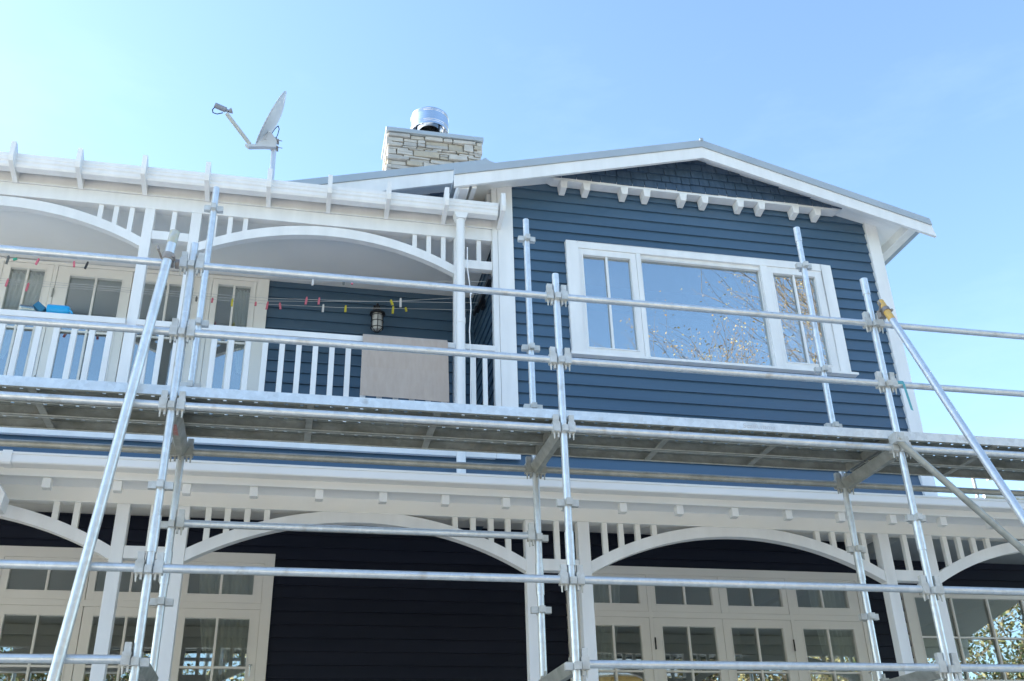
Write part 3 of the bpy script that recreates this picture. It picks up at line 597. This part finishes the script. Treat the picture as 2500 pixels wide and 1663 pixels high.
pegs = [('grey', 0, -2.87, 1.0, 5, 'long grey clothes peg at the far left of the front line, above the curtained sidelight'),
        ('green', 0, -2.80, .45, 60, 'small green clothes peg lying slanted beside the long grey peg'),
        ('pink', 0, -2.60, .8, 15, 'pink clothes peg on the front line, above the narrow window left of the door hinge'),
        ('pink', 0, -2.27, .7, -8, 'pink clothes peg on the front line, just left of the black peg'),
        ('black', 0, -2.15, .9, 12, 'black clothes peg on the front line, above the balcony door'),
        ('pink', 1, -2.97, 1.0, 6, 'pink clothes peg in front of the gathered curtain, lowest at far left'),
        ('pink', 3, -2.79, 1.1, 6, 'pink clothes peg in front of the sidelight glazing bar, above the blue jug'),
        ('grey', 3, -1.15, .6, 0, 'small grey clothes peg against the door frame behind the scaffold pole'),
        ('pink', 3, -.99, .6, 5, 'small pink clothes peg in front of the white frame left of the right sidelight'),
        ('yellow', 3, -.79, 1.0, 0, 'yellow clothes peg in front of the right sidelight glass'),
        ('pink', 3, -.55, .5, 0, 'tiny pink clothes peg on the white frame right of the sidelight'),
        ('pink', 3, -.43, 1.0, 4, 'pink clothes peg where the white door frame meets the dark wall'),
        ('pink', 3, -.30, .85, -10, 'pink clothes peg leaning on the dark wall, first right of the door frame'),
        ('pink', 2, -.03, 1.0, 4, 'pink clothes peg left of the pink and white peg pair'),
        ('pink', 2, .10, .9, 2, 'pink clothes peg just above the white peg'),
        ('white', 3, .15, 1.0, 0, 'white clothes peg below a pink peg, left of the lantern'),
        ('yellow', 3, .385, .9, 0, 'yellow clothes peg alone between the white peg and the lantern'),
        ('yellow', 1, .85, .7, -25, 'tilted yellow clothes peg on the upper line right of the lantern'),
        ('white', 1, .945, 1.2, -3, 'large white clothes peg on the upper line right of the lantern'),
        ('yellow', 3, .885, 1.0, 0, 'long yellow clothes peg hanging below the tilted yellow one'),
        ('yellow', 3, 1.02, .55, -15, 'short yellow clothes peg furthest right on the lower line'),
        ('white', 0, .02, .8, 0, 'pale clothes peg against the ceiling above the dark wall, left of the grey one'),
        ('grey', 0, .33, .7, 0, 'grey clothes peg against the ceiling beside a pink peg'),
        ('pink', 0, .415, .6, 4, 'pink clothes peg against the ceiling, above the dark wall')]
for c, k, x, s, tilt, lab in pegs:
    L = .085*s; y = liney(k, x); mb = MB()
    mb.add([(-.007, -.008, -L*.7), (.007, -.008, -L*.7), (.009, -.004, L*.1), (.006, -.013, L*.3), (-.006, -.013, L*.3), (-.009, -.004, L*.1)], [(0, 1, 2, 3, 4, 5)])
    mb.prism([(-.010, -L*.7), (.010, -L*.7), (.010, 0), (.007, L*.3), (-.007, L*.3), (-.010, 0)], -.009, -.002).prism([(-.010, -L*.7), (.010, -L*.7), (.010, 0), (.007, L*.3), (-.007, L*.3), (-.010, 0)], .002, .009).tube((-.011, 0, 0), (.011, 0, 0), .006, n=8)
    o = mb.build('clothes_peg', PM[c]); o.location = (x, y, CLZ); o.rotation_euler = (.12, math.radians(tilt), .2)
    tag(o, lab, 'clothes peg', 'clothes pegs on the balcony line')
# cardboard on the railing
cb = MB(); nx, nz = 14, 10; P0 = [(8.72, 4.40), (8.70, 4.452), (8.60, 4.455), (8.535, 4.452), (8.515, 4.42), (8.505, 4.30), (8.51, 4.10), (8.50, 3.95), (8.495, 3.80)]
vs = []
for j, (y, z) in enumerate(P0):
    for i in range(nx+1):
        u = i/nx; x = .525+u*.80+(.03*u-.005)*(j/8); vs.append((x, y+.006*math.sin(u*5+j)*(j > 4), z-.02*u*(j == 8)+.02*(1-u)*0))
fs = [(j*(nx+1)+i, j*(nx+1)+i+1, (j+1)*(nx+1)+i+1, (j+1)*(nx+1)+i) for j in range(len(P0)-1) for i in range(nx)]
o = cb.add(vs, fs).build('cardboard_sheet', CARD); m_ = o.modifiers.new('s', 'SOLIDIFY'); m_.thickness = .006
tag(o, 'brown cardboard sheet folded over the white balcony railing', 'cardboard')
# white cable down beside the downpipe
pts = [(1.515, 8.40, 5.45), (1.51, 8.38, 5.2), (1.535, 8.38, 4.98), (1.545, 8.39, 4.75), (1.53, 8.40, 4.5), (1.545, 8.42, 4.2), (1.54, 8.42, 3.8), (1.545, 8.42, 3.42)]
tag(MB().path(pts, .0055, 8).box(1.54, 1.556, 8.378, 8.392, 4.90, 4.98).build('hanging_cable', mat('white_cable', (.75, .75, .76), .4)), 'thin white cable hanging loosely beside the right balcony downpipe', 'cable')
# blue jug, sponge, clear cup on the handrail
jz = 4.442; j = MB(); ax0, ax1 = Vector((-2.305, 8.61, jz+.052)), Vector((-2.115, 8.61, jz+.052))
j.tube(ax0, ax1-Vector((.035, 0, 0)), .052, n=28, caps=True, inner=.93); j.tube(ax1-Vector((.035, 0, 0)), ax1-Vector((.008, 0, 0)), .052, .045, n=28, caps=False); j.tube(ax1-Vector((.008, 0, 0)), ax1, .045, .032, n=28)
jug = empty('plastic_jug', (-2.2, 8.61, jz), 'bright blue plastic jug lying on its side on the balcony handrail', 'jug')
j.build('body', BLUEP, jug)
MB().path([(-2.14, 8.585, jz+.03), (-2.10, 8.575, jz+.04), (-2.085, 8.575, jz+.012)], .009, 8).build('handle', BLUEP, jug)
sp = MB().box(-.05, .05, -.035, .035, -.03, .035).build('sponge', DBLUE, bevel=.008); sp.location = (-2.375, 8.61, jz+.062); sp.rotation_euler = (0, math.radians(38), .1)
tag(sp, 'dark blue speckled sponge propped at the mouth of the blue jug', 'sponge')
o = MB().tube((-2.53, 8.59, jz+.038), (-2.41, 8.59, jz+.034), .036, .030, n=24, inner=.9).build('plastic_cup', CLEARP)
tag(o, 'clear plastic cup lying beside the dark blue sponge on the handrail', 'cup')
# ================================================================== SCAFFOLD
YO, YI = 5.82, 6.60; XS = [-3.185, -.758, 1.675, 4.108, 6.54]; RT = .0242
LV = [.975, 1.467, 1.96, 2.452, 2.945, 3.437]
sc = empty('scaffolding', (1.7, 6.2, GZ), 'galvanised tube and wedge scaffolding along the whole house front', 'scaffold')
def std(x, y, z0, z1, sleeves, levels):
    m = MB(); m.tube((x, y, z0), (x, y, z1), RT, n=18, inner=.85)
    for a, b in sleeves: m.tube((x, y, a), (x, y, b), RT+.0045, n=18)
    o = m.build('standard', GALV, sc)
    for z in levels:
        r = MB()
        for sx, sy in ((1, 0), (-1, 0), (0, 1), (0, -1)):
            # a V-shaped pressing: cup open at the top
            d = Vector((sx, sy, 0)); t = Vector((-sy, sx, 0)); c = Vector((x, y, z-.012))
            ln_ = .045 if sx else .034; w = .020
            a0 = c+d*(RT-.002); a1 = c+d*(RT+ln_)
            pts = [a0-t*w, a1-t*w*.9, a1+t*w*.9, a0+t*w]
            r.add([tuple(p-_z*.020) for p in pts]+[tuple(p+_z*.022) for p in pts], [(3, 2, 1, 0), (0, 1, 5, 4), (1, 2, 6, 5), (2, 3, 7, 6)])
            ip = [a0-t*(w-.005), a1-t*(w*.9-.005)-d*.005, a1+t*(w*.9-.005)-d*.005, a0+t*(w-.005)]
            r.add([tuple(p+_z*.022) for p in pts]+[tuple(p+_z*.022) for p in ip]+[tuple(p-_z*.012) for p in ip],
                  [(0, 1, 5, 4), (1, 2, 6, 5), (2, 3, 7, 6), (4, 5, 9, 8), (5, 6, 10, 9), (6, 7, 11, 10), (8, 9, 10, 11)])
        r.build('v_pressing', GALVW, o)
    return o
OT = [3.60, 3.605, 3.62, 3.825, 3.62]; OS = [1.56, 1.56, 1.555, 1.73, 1.56]
IT = [4.60, 4.605, 4.60, 4.80, 4.6]; IS = [1.56, 1.566, 1.558, 1.72, 1.56]
for i, x in enumerate(XS):
    s_ = [(OS[i], OS[i]+.21)] + ([(3.69, 3.825)] if i == 3 else [])
    std(x, YO, GZ+.05, OT[i], s_, LV)
    s_ = [(IS[i], IS[i]+.21)] + ([(4.66, 4.80)] if i == 3 else [])
    std(x, YI, GZ+.05, IT[i], s_, LV+[4.42])
for x in XS:
    for y in (YO, YI): MB().box(x-.075, x+.075, y-.075, y+.075, GZ+.03, GZ+.045).tube((x, y, GZ+.045), (x, y, GZ+.25), .016).build('base_plate', GALVD, sc)
def clampmb(m, x, y, z, s, tall=True):
    """C-shaped ledger end hooked in a pressing; s=+1 ledger leaves to +X"""
    c = x+s*(RT+.027)
    m.box(c-.024, c+.024, y-.026, y+.026, z-.030, z+.042)
    m.box(c-.017, c+.019, y-.020, y+.012, z+.042, z+.092)
    m.box(c-.006-s*.014, c+.006-s*.014, y-.013, y+.013, z-.062, z-.030)
    m.tube((c+s*.012, y-.005, z-.030), (c+s*.012, y-.005, z-.075), .008, .004, n=8)
    m.box(c-.0225, c+.0225, y-.034, y-.027, z-.028, z+.02)
def ledger(i, z, y, m=GALV):
    x0, x1 = XS[i], XS[i+1]; mb = MB().tube((x0+RT+.045, y, z+.004), (x1-RT-.045, y, z+.004), RT, n=18)
    o = mb.build('ledger', m, sc)
    for xx, s in ((x0, 1), (x1, -1)): e = MB(); clampmb(e, xx, y, z, s); e.build('wedge_clamp', GALVW if m is GALV else GALVD, o)
for i in range(4):
    for z in (1.467, 2.452, 2.945, 3.437): ledger(i, z, YO)
    ledger(i, 2.452, YI, GALVD)
for i in (0, 2, 3): ledger(i, .975, YO)
ledger(1, 1.96, YI)
def transom(x, z, red=False):
    m = MB(); m.box(x-.045, x+.045, YO+RT+.02, YI-RT-.02, z+.018, z+.025)
    m.add([(x-.045, YO+RT+.02, z+.018), (x-.045, YI-RT-.02, z+.018), (x-.018, YI-RT-.02, z-.045), (x-.018, YO+RT+.02, z-.045),
           (x+.045, YO+RT+.02, z+.018), (x+.045, YI-RT-.02, z+.018), (x+.018, YI-RT-.02, z-.045), (x+.018, YO+RT+.02, z-.045)],
          [(0, 1, 2, 3), (4, 7, 6, 5), (3, 2, 6, 7), (0, 3, 7, 4), (1, 5, 6, 2)])
    o = m.build('transom', GALVD, sc)
    for y, s in ((YO, 1), (YI, -1)):
        e = MB(); c = y+s*(RT+.024); e.box(x-.026, x+.026, c-.02, c+.02, z-.03, z+.05); e.box(x-.006, x+.006, c-.012, c+.012, z-.07, z+.08)
        e.build('wedge_clamp', GALVD, o)
    if red: MB().box(x-.012, x+.017, YO+.18, YO+.36, z-.0475, z-.0455).build('paint_mark', REDP, o)
for i, x in enumerate(XS): transom(x, 2.452, i == 1); transom(x, .975)
# rakers and braces
def raker(a, b, r, m, name, tip=None, ext=1.0, coup=None):
    a = Vector(a); b = Vector(b); d = (b-a).normalized()
    o = MB().tube(a, a+(b-a)*ext, r, n=20, inner=.86).build(name, m, sc)
    if tip: MB().tube(a-d*.002, a+d*tip[0], r+.0012, n=20, inner=.86).build('painted_tip', tip[1], o)
    if coup:
        c = a+d*coup; k = MB(); k.tube(c-d*.022, c+d*.022, r+.007, n=18)
        sd_ = d.cross(Vector((0, 1, 0))).normalized()
        k.box(c.x-.03, c.x+.03, c.y+r, c.y+r+.05, c.z-.03, c.z+.03)
        k.tube(c+sd_*(r+.004)-Vector((0, .03, 0)), c+sd_*(r+.004)+Vector((0, .03, 0)), .011, n=8)
        e1 = c-sd_*(r+.012); k.tube(e1+Vector((0, .03, 0)), e1-Vector((.02, .02, -.03)), .007, n=8).tube(e1-Vector((.02, .02, -.03)), e1-Vector((.03, .02, -.06)), .010, n=8)
        k.build('swivel_coupler', RUST, o)
    return o
A = onY(427, 567, 5.735); d5 = ray(132, 1651)*5.16
raker(A, d5, .0300, GALV, 'raking_tube', tip=(.09, OCHRE), ext=1.55, coup=.19)
MB().tube((A.x+.02, YO, 3.44), (A.x+.06, YO, 3.44), RT+.007, n=16).build('swivel_coupler', RUST, sc)
A = onY(2150, 738, 5.72); B = ray(2500, 1268)*5.36
raker(A, B, .0242, GALV, 'raking_tube', tip=(.27, YEL), ext=2.4, coup=.13)
MB().tube((A.x+.0, YO, 3.44), (A.x+.045, YO, 3.44), RT+.007, n=16).build('swivel_coupler', RUST, sc)
A = onY(2193, 1075, 5.755); B = onY(2500, 1345, 5.755)
br = raker(A, B, .0242, GALVD, 'bay_brace', ext=3.0)
MB().box(A.x-.035, A.x+.035, 5.725, 5.785, A.z-.02, A.z+.05).tube((A.x, 5.715, A.z+.01), (A.x, 5.80, A.z+.01), .016, n=10).build('brace_end', GALVW, br)
MB().tube((XS[3]+.08, YO, 2.955), (XS[3]+.13, YO, 2.955), RT+.002, n=16).add([(XS[3]+.115, YO-.025, 2.95), (XS[3]+.135, YO-.026, 2.95), (XS[3]+.16, YO-.02, 2.74), (XS[3]+.14, YO-.02, 2.75)], [(0, 1, 2, 3)]).build('tape', TEAL, sc)
# ---- planks
PZ0, PZ1 = 2.527, 2.592; PW = .220
def plank(i, k, lab):
    x0, x1 = XS[i]+.012, XS[i+1]-.012; y0 = 5.835+k*.2275; y1 = y0+PW; m = MB(); T = .003
    m.box(x0, x1, y0, y0+T, PZ0, PZ1); m.box(x0, x1, y1-T, y1, PZ0, PZ1)          # side flanges
    m.box(x0, x1, y0+T, y0+.020, PZ0, PZ0+T, mi=1); m.box(x0, x1, y1-.020, y1-T, PZ0, PZ0+T, mi=1)   # returns
    rows = [y0+.05, y0+.10, y0+.176]; hw_ = .009
    ya = y0+T
    for r in rows+[None]:
        yb = (r-hw_) if r else y1-T
        m.box(x0, x1, ya, yb, PZ1-T, PZ1)
        if r:
            x = x0; px_ = .095
            while x < x1:
                xe = min(x+px_-.022, x1); m.box(x, xe, r-hw_, r+hw_, PZ1-T-.0005, PZ1-.0005); x += px_
            ya = r+hw_
    for yy in (y0+.075, y0+.128):                                         # rolled ribs
        m.prism([(yy-.012, PZ1-T-.0005), (yy-.006, PZ1-.013), (yy+.006, PZ1-.013), (yy+.012, PZ1-T-.0005)], x0, x1, 'x')
    o = m.build('scaffold_plank', [GALVP, GALVE])
    tag(o, lab, 'plank', 'steel planks of the scaffold deck')
    L = x1-x0
    for q in (1/3, 2/3):
        xc = x0+L*q; MB().box(xc-.022, xc+.022, y0+T, y1-T, PZ0+.004, PZ0+.012).build('crossbar', GALVD, o)
    for xe, s in ((x0, 1), (x1, -1)):
        MB().box(min(xe, xe+s*.006), max(xe, xe+s*.006), y0+T, y1-T, PZ0-.001, PZ1-.004).build('end_hook', GALVD, o)
    if k == 0:
        MB().box(x0, x1, y0-.0025, y0-.0005, PZ0+.001, PZ1-.001).build('outer_flange', GALV, o)
    return o
bays = ['bay left of the left pole pair', 'bay below the cardboard, left of the middle poles', 'bay below the big window', 'bay right of the yellow tipped tube']
pos = ['outer steel scaffold plank in the ', 'middle steel scaffold plank in the ', 'inner steel scaffold plank in the ']
planks = {(i, k): plank(i, k, pos[k]+bays[i]) for i in range(4) for k in range(3)}
tx = bpy.data.curves.new('stamp', 'FONT'); tx.body = 'Scaffumma'; tx.size = .045; tx.extrude = .0008
to = bpy.data.objects.new('stamped_lettering', tx); COL.objects.link(to)
bpy.context.view_layer.update(); me = bpy.data.meshes.new_from_object(to.evaluated_get(bpy.context.evaluated_depsgraph_get())); bpy.data.objects.remove(to)
to = bpy.data.objects.new('stamped_lettering', me); COL.objects.link(to); me.materials.clear(); me.materials.append(mat('stamp_ink', (.56, .58, .62), .6))
pl = onY(1815, 1045, 5.83); to.parent = planks[(2, 0)]; to.location = (pl.x, 5.8315, PZ0+.018); to.rotation_euler = (math.radians(90), 0, 0); to.scale = (1.25, 1, 1)
# second scaffold far behind, right
fs_ = empty('scaffolding', (10.4, 13, 0), 'distant scaffold pole and rails glimpsed beyond the right end of the house', 'scaffold')
MB().tube((10.35, 13, -1.6), (10.35, 13, 5.35), .028).build('standard', GALVD, fs_)
MB().box(10.28, 10.42, 12.95, 13.05, 4.64, 4.72).build('v_pressing', GALVW, fs_)
MB().tube((10.47, 13, 4.77), (13.5, 13, 4.66), .04, n=16).tube((10.6, 13, 5.05), (13.5, 13.6, 5.45), .024, n=12).build('ledger', GALVW, fs_)
MB().tube((13.3, 13, -1.6), (13.3, 13, 5.5), .028).build('standard', GALVD, fs_)
# ================================================================== TREES
BARK = mat('bark', (.34, .27, .20), .9, var=.4, vscale=8, bump=.5, bscale=12)
def leafmat(name, c, c2):
    m = mat(name, c, .6, col2=c2, vscale=.9); b = m.node_tree.nodes['Principled BSDF']; return m
def tree(name, label, base, H, spread, seed, levels, leaf, nleaf, lsize, trunk_r, group=None, upright=.5, crown_lo=.15):
    r = random.Random(seed); root = empty(name, base, label, 'tree', group)
    T = MB(); tips = []
    def grow(p, d, L, rad, lev):
        n = 4; q = p; dd = d
        for i in range(n):
            dd = (dd+Vector((r.uniform(-1, 1), r.uniform(-1, 1), r.uniform(-.4, .8)))*.16).normalized()
            nq = q+dd*(L/n); T.tube(q, nq, rad*(1-.18*i), rad*(1-.18*(i+1)), n=5 if lev > 1 else 8, caps=False)
            if lev < levels and (i > 0 or lev > 0):
                for _ in range(2 if lev < 2 else r.choice([1, 2])):
                    ax_ = Vector((r.uniform(-1, 1), r.uniform(-1, 1), 0)).normalized()
                    nd = (dd*upright+ax_*spread+Vector((0, 0, .25))).normalized(); grow(nq, nd, L*r.uniform(.5, .68), rad*.5, lev+1)
            if lev >= levels-1: tips.append(nq)
            q = nq
    grow(Vector(base), Vector((r.uniform(-.05, .05), r.uniform(-.05, .05), 1)), H*.62, trunk_r, 0)
    T.build('trunk', BARK, root)
    Lf = MB()
    for i in range(nleaf):
        c = r.choice(tips)+Vector((r.gauss(0, .16), r.gauss(0, .16), r.gauss(0, .16)))
        s = lsize*r.uniform(.5, 1.3); u = Vector((r.uniform(-1, 1), r.uniform(-1, 1), r.uniform(-1, 1))).normalized(); v = u.orthogonal().normalized()
        Lf.add([c-u*s, c-v*s*.45, c+u*s, c+v*s*.45], [(0, 1, 2, 3)], mi=r.choice(range(len(leaf))))
    if nleaf: Lf.build('crown', leaf, root)
    return root
L1 = leafmat('autumn_leaf', (.42, .22, .05), (.50, .34, .12)); L2 = leafmat('straw_leaf', (.45, .38, .20), (.30, .26, .12)); L3 = leafmat('evergreen_leaf', (.05, .09, .03), (.09, .13, .05))
tree('autumn_tree', 'tall autumn tree with sparse orange leaves mirrored in the big window', (24.5, -16, GZ), 22.5, .7, 3, 4, [L1, L2], 11000, .055, .15, upright=.9)
tree('autumn_tree', 'second autumn tree with pale twigs, right of the tall one in the reflections', (29.5, -17, GZ), 22, .75, 8, 4, [L1, L2, L2], 9000, .055, .15, upright=.9)
tree('autumn_tree', 'lower autumn tree mirrored at the foot of the big window', (19.0, -16, GZ), 15.0, .75, 12, 4, [L1, L2, L2], 8000, .055, .11, upright=.8)
L4 = leafmat('sunlit_scrub', (.40, .33, .16), (.22, .22, .08)); L5 = leafmat('dark_scrub', (.07, .09, .035), (.16, .15, .06))
rt = random.Random(3); lab = ['dark scrubby tree', 'straw coloured tree', 'mixed green and tan tree']; wh = ['leftmost', 'second from the left', 'third from the left', 'fourth from the left', 'fifth from the left', 'fourth from the right', 'third from the right', 'second from the right', 'rightmost']
for k in range(9):
    x = -13+k*4.6; kind = [0, 2, 0, 2, 1, 2, 1, 2, 0][k]
    tree('scrub_tree', lab[kind]+' behind the viewer, '+wh[k]+' of the mirrored belt', (x, -11.5+rt.uniform(-1.5, 1), GZ), rt.uniform(7.6, 9.2), 1.05, 60+k, 4, [[L5, L3, L4], [L4, L2, L4], [L4, L5, L3]][kind], 12000, .09, .13, 'trees behind the viewer', upright=.35)
tree('bare_tree', 'bare twiggy tree seen in the gap beyond the right end of the house', (20.3, 25.5, GZ), 9.6, .8, 5, 3, [L2], 0, .1, .10)

for k, (x, y, h, sd) in enumerate(((-15.5, 8.6, 13.5, 41), (-16.0, 12.0, 15.5, 42), (-16.5, 15.4, 15.5, 43))):  # unseen trees added to keep the sun off the scaffold
    tree('shelter_tree', ['nearest dense evergreen left of the house, outside the picture, shading the scaffold', 'middle dense evergreen left of the house, outside the picture, shading the scaffold', 'rear dense evergreen left of the house, outside the picture, shading the roof edge'][k], (x, y, GZ), h, .6, sd, 4, [L3], 9000, .36, .25, 'evergreens left of the house', upright=.8)

PLY = mat('yellow_plywood', (.60, .40, .15), .7, var=.2, vscale=3)
shed = empty('garden_shed', (9.0, -8.5, GZ), 'tall yellow plywood shed behind the viewer, mirrored in the narrow verandah sidelight', 'shed')  # unseen shed, added to give the sidelight glass a yellow reflection
MB().box(7.6, 10.4, -9.5, -7.5, GZ, 4.4).build('wall', PLY, shed)
MB().prism([(7.2, 4.35), (10.9, 4.35), (10.9, 4.5), (9.0, 5.3), (7.2, 4.5)], -9.8, -7.2).build('roof', ROOF, shed)

tree('autumn_tree', 'middle autumn tree filling the lower right of the big window reflection', (22.0, -15, GZ), 18.5, .75, 27, 5, [L1, L2, L2], 9000, .055, .13, upright=.8)
hv = []; rh = random.Random(9); NX, NY = 30, 8
for j in range(NY+1):
    for i in range(NX+1):
        t = j/NY; hv.append((-90+180*i/NX, -34-60*t, GZ-.2+13.5*math.sin(t*math.pi/2)+rh.uniform(-.5, .5)*(j > 0)))
hill = MB().add(hv, [(j*(NX+1)+i, j*(NX+1)+i+1, (j+1)*(NX+1)+i+1, (j+1)*(NX+1)+i) for j in range(NY) for i in range(NX)], True).build('hill', mat('hillside', (.07, .085, .035), .95, col2=(.17, .15, .07), vscale=.25, detail=10, bump=1, bscale=1.5))
tag(hill, kind='structure')
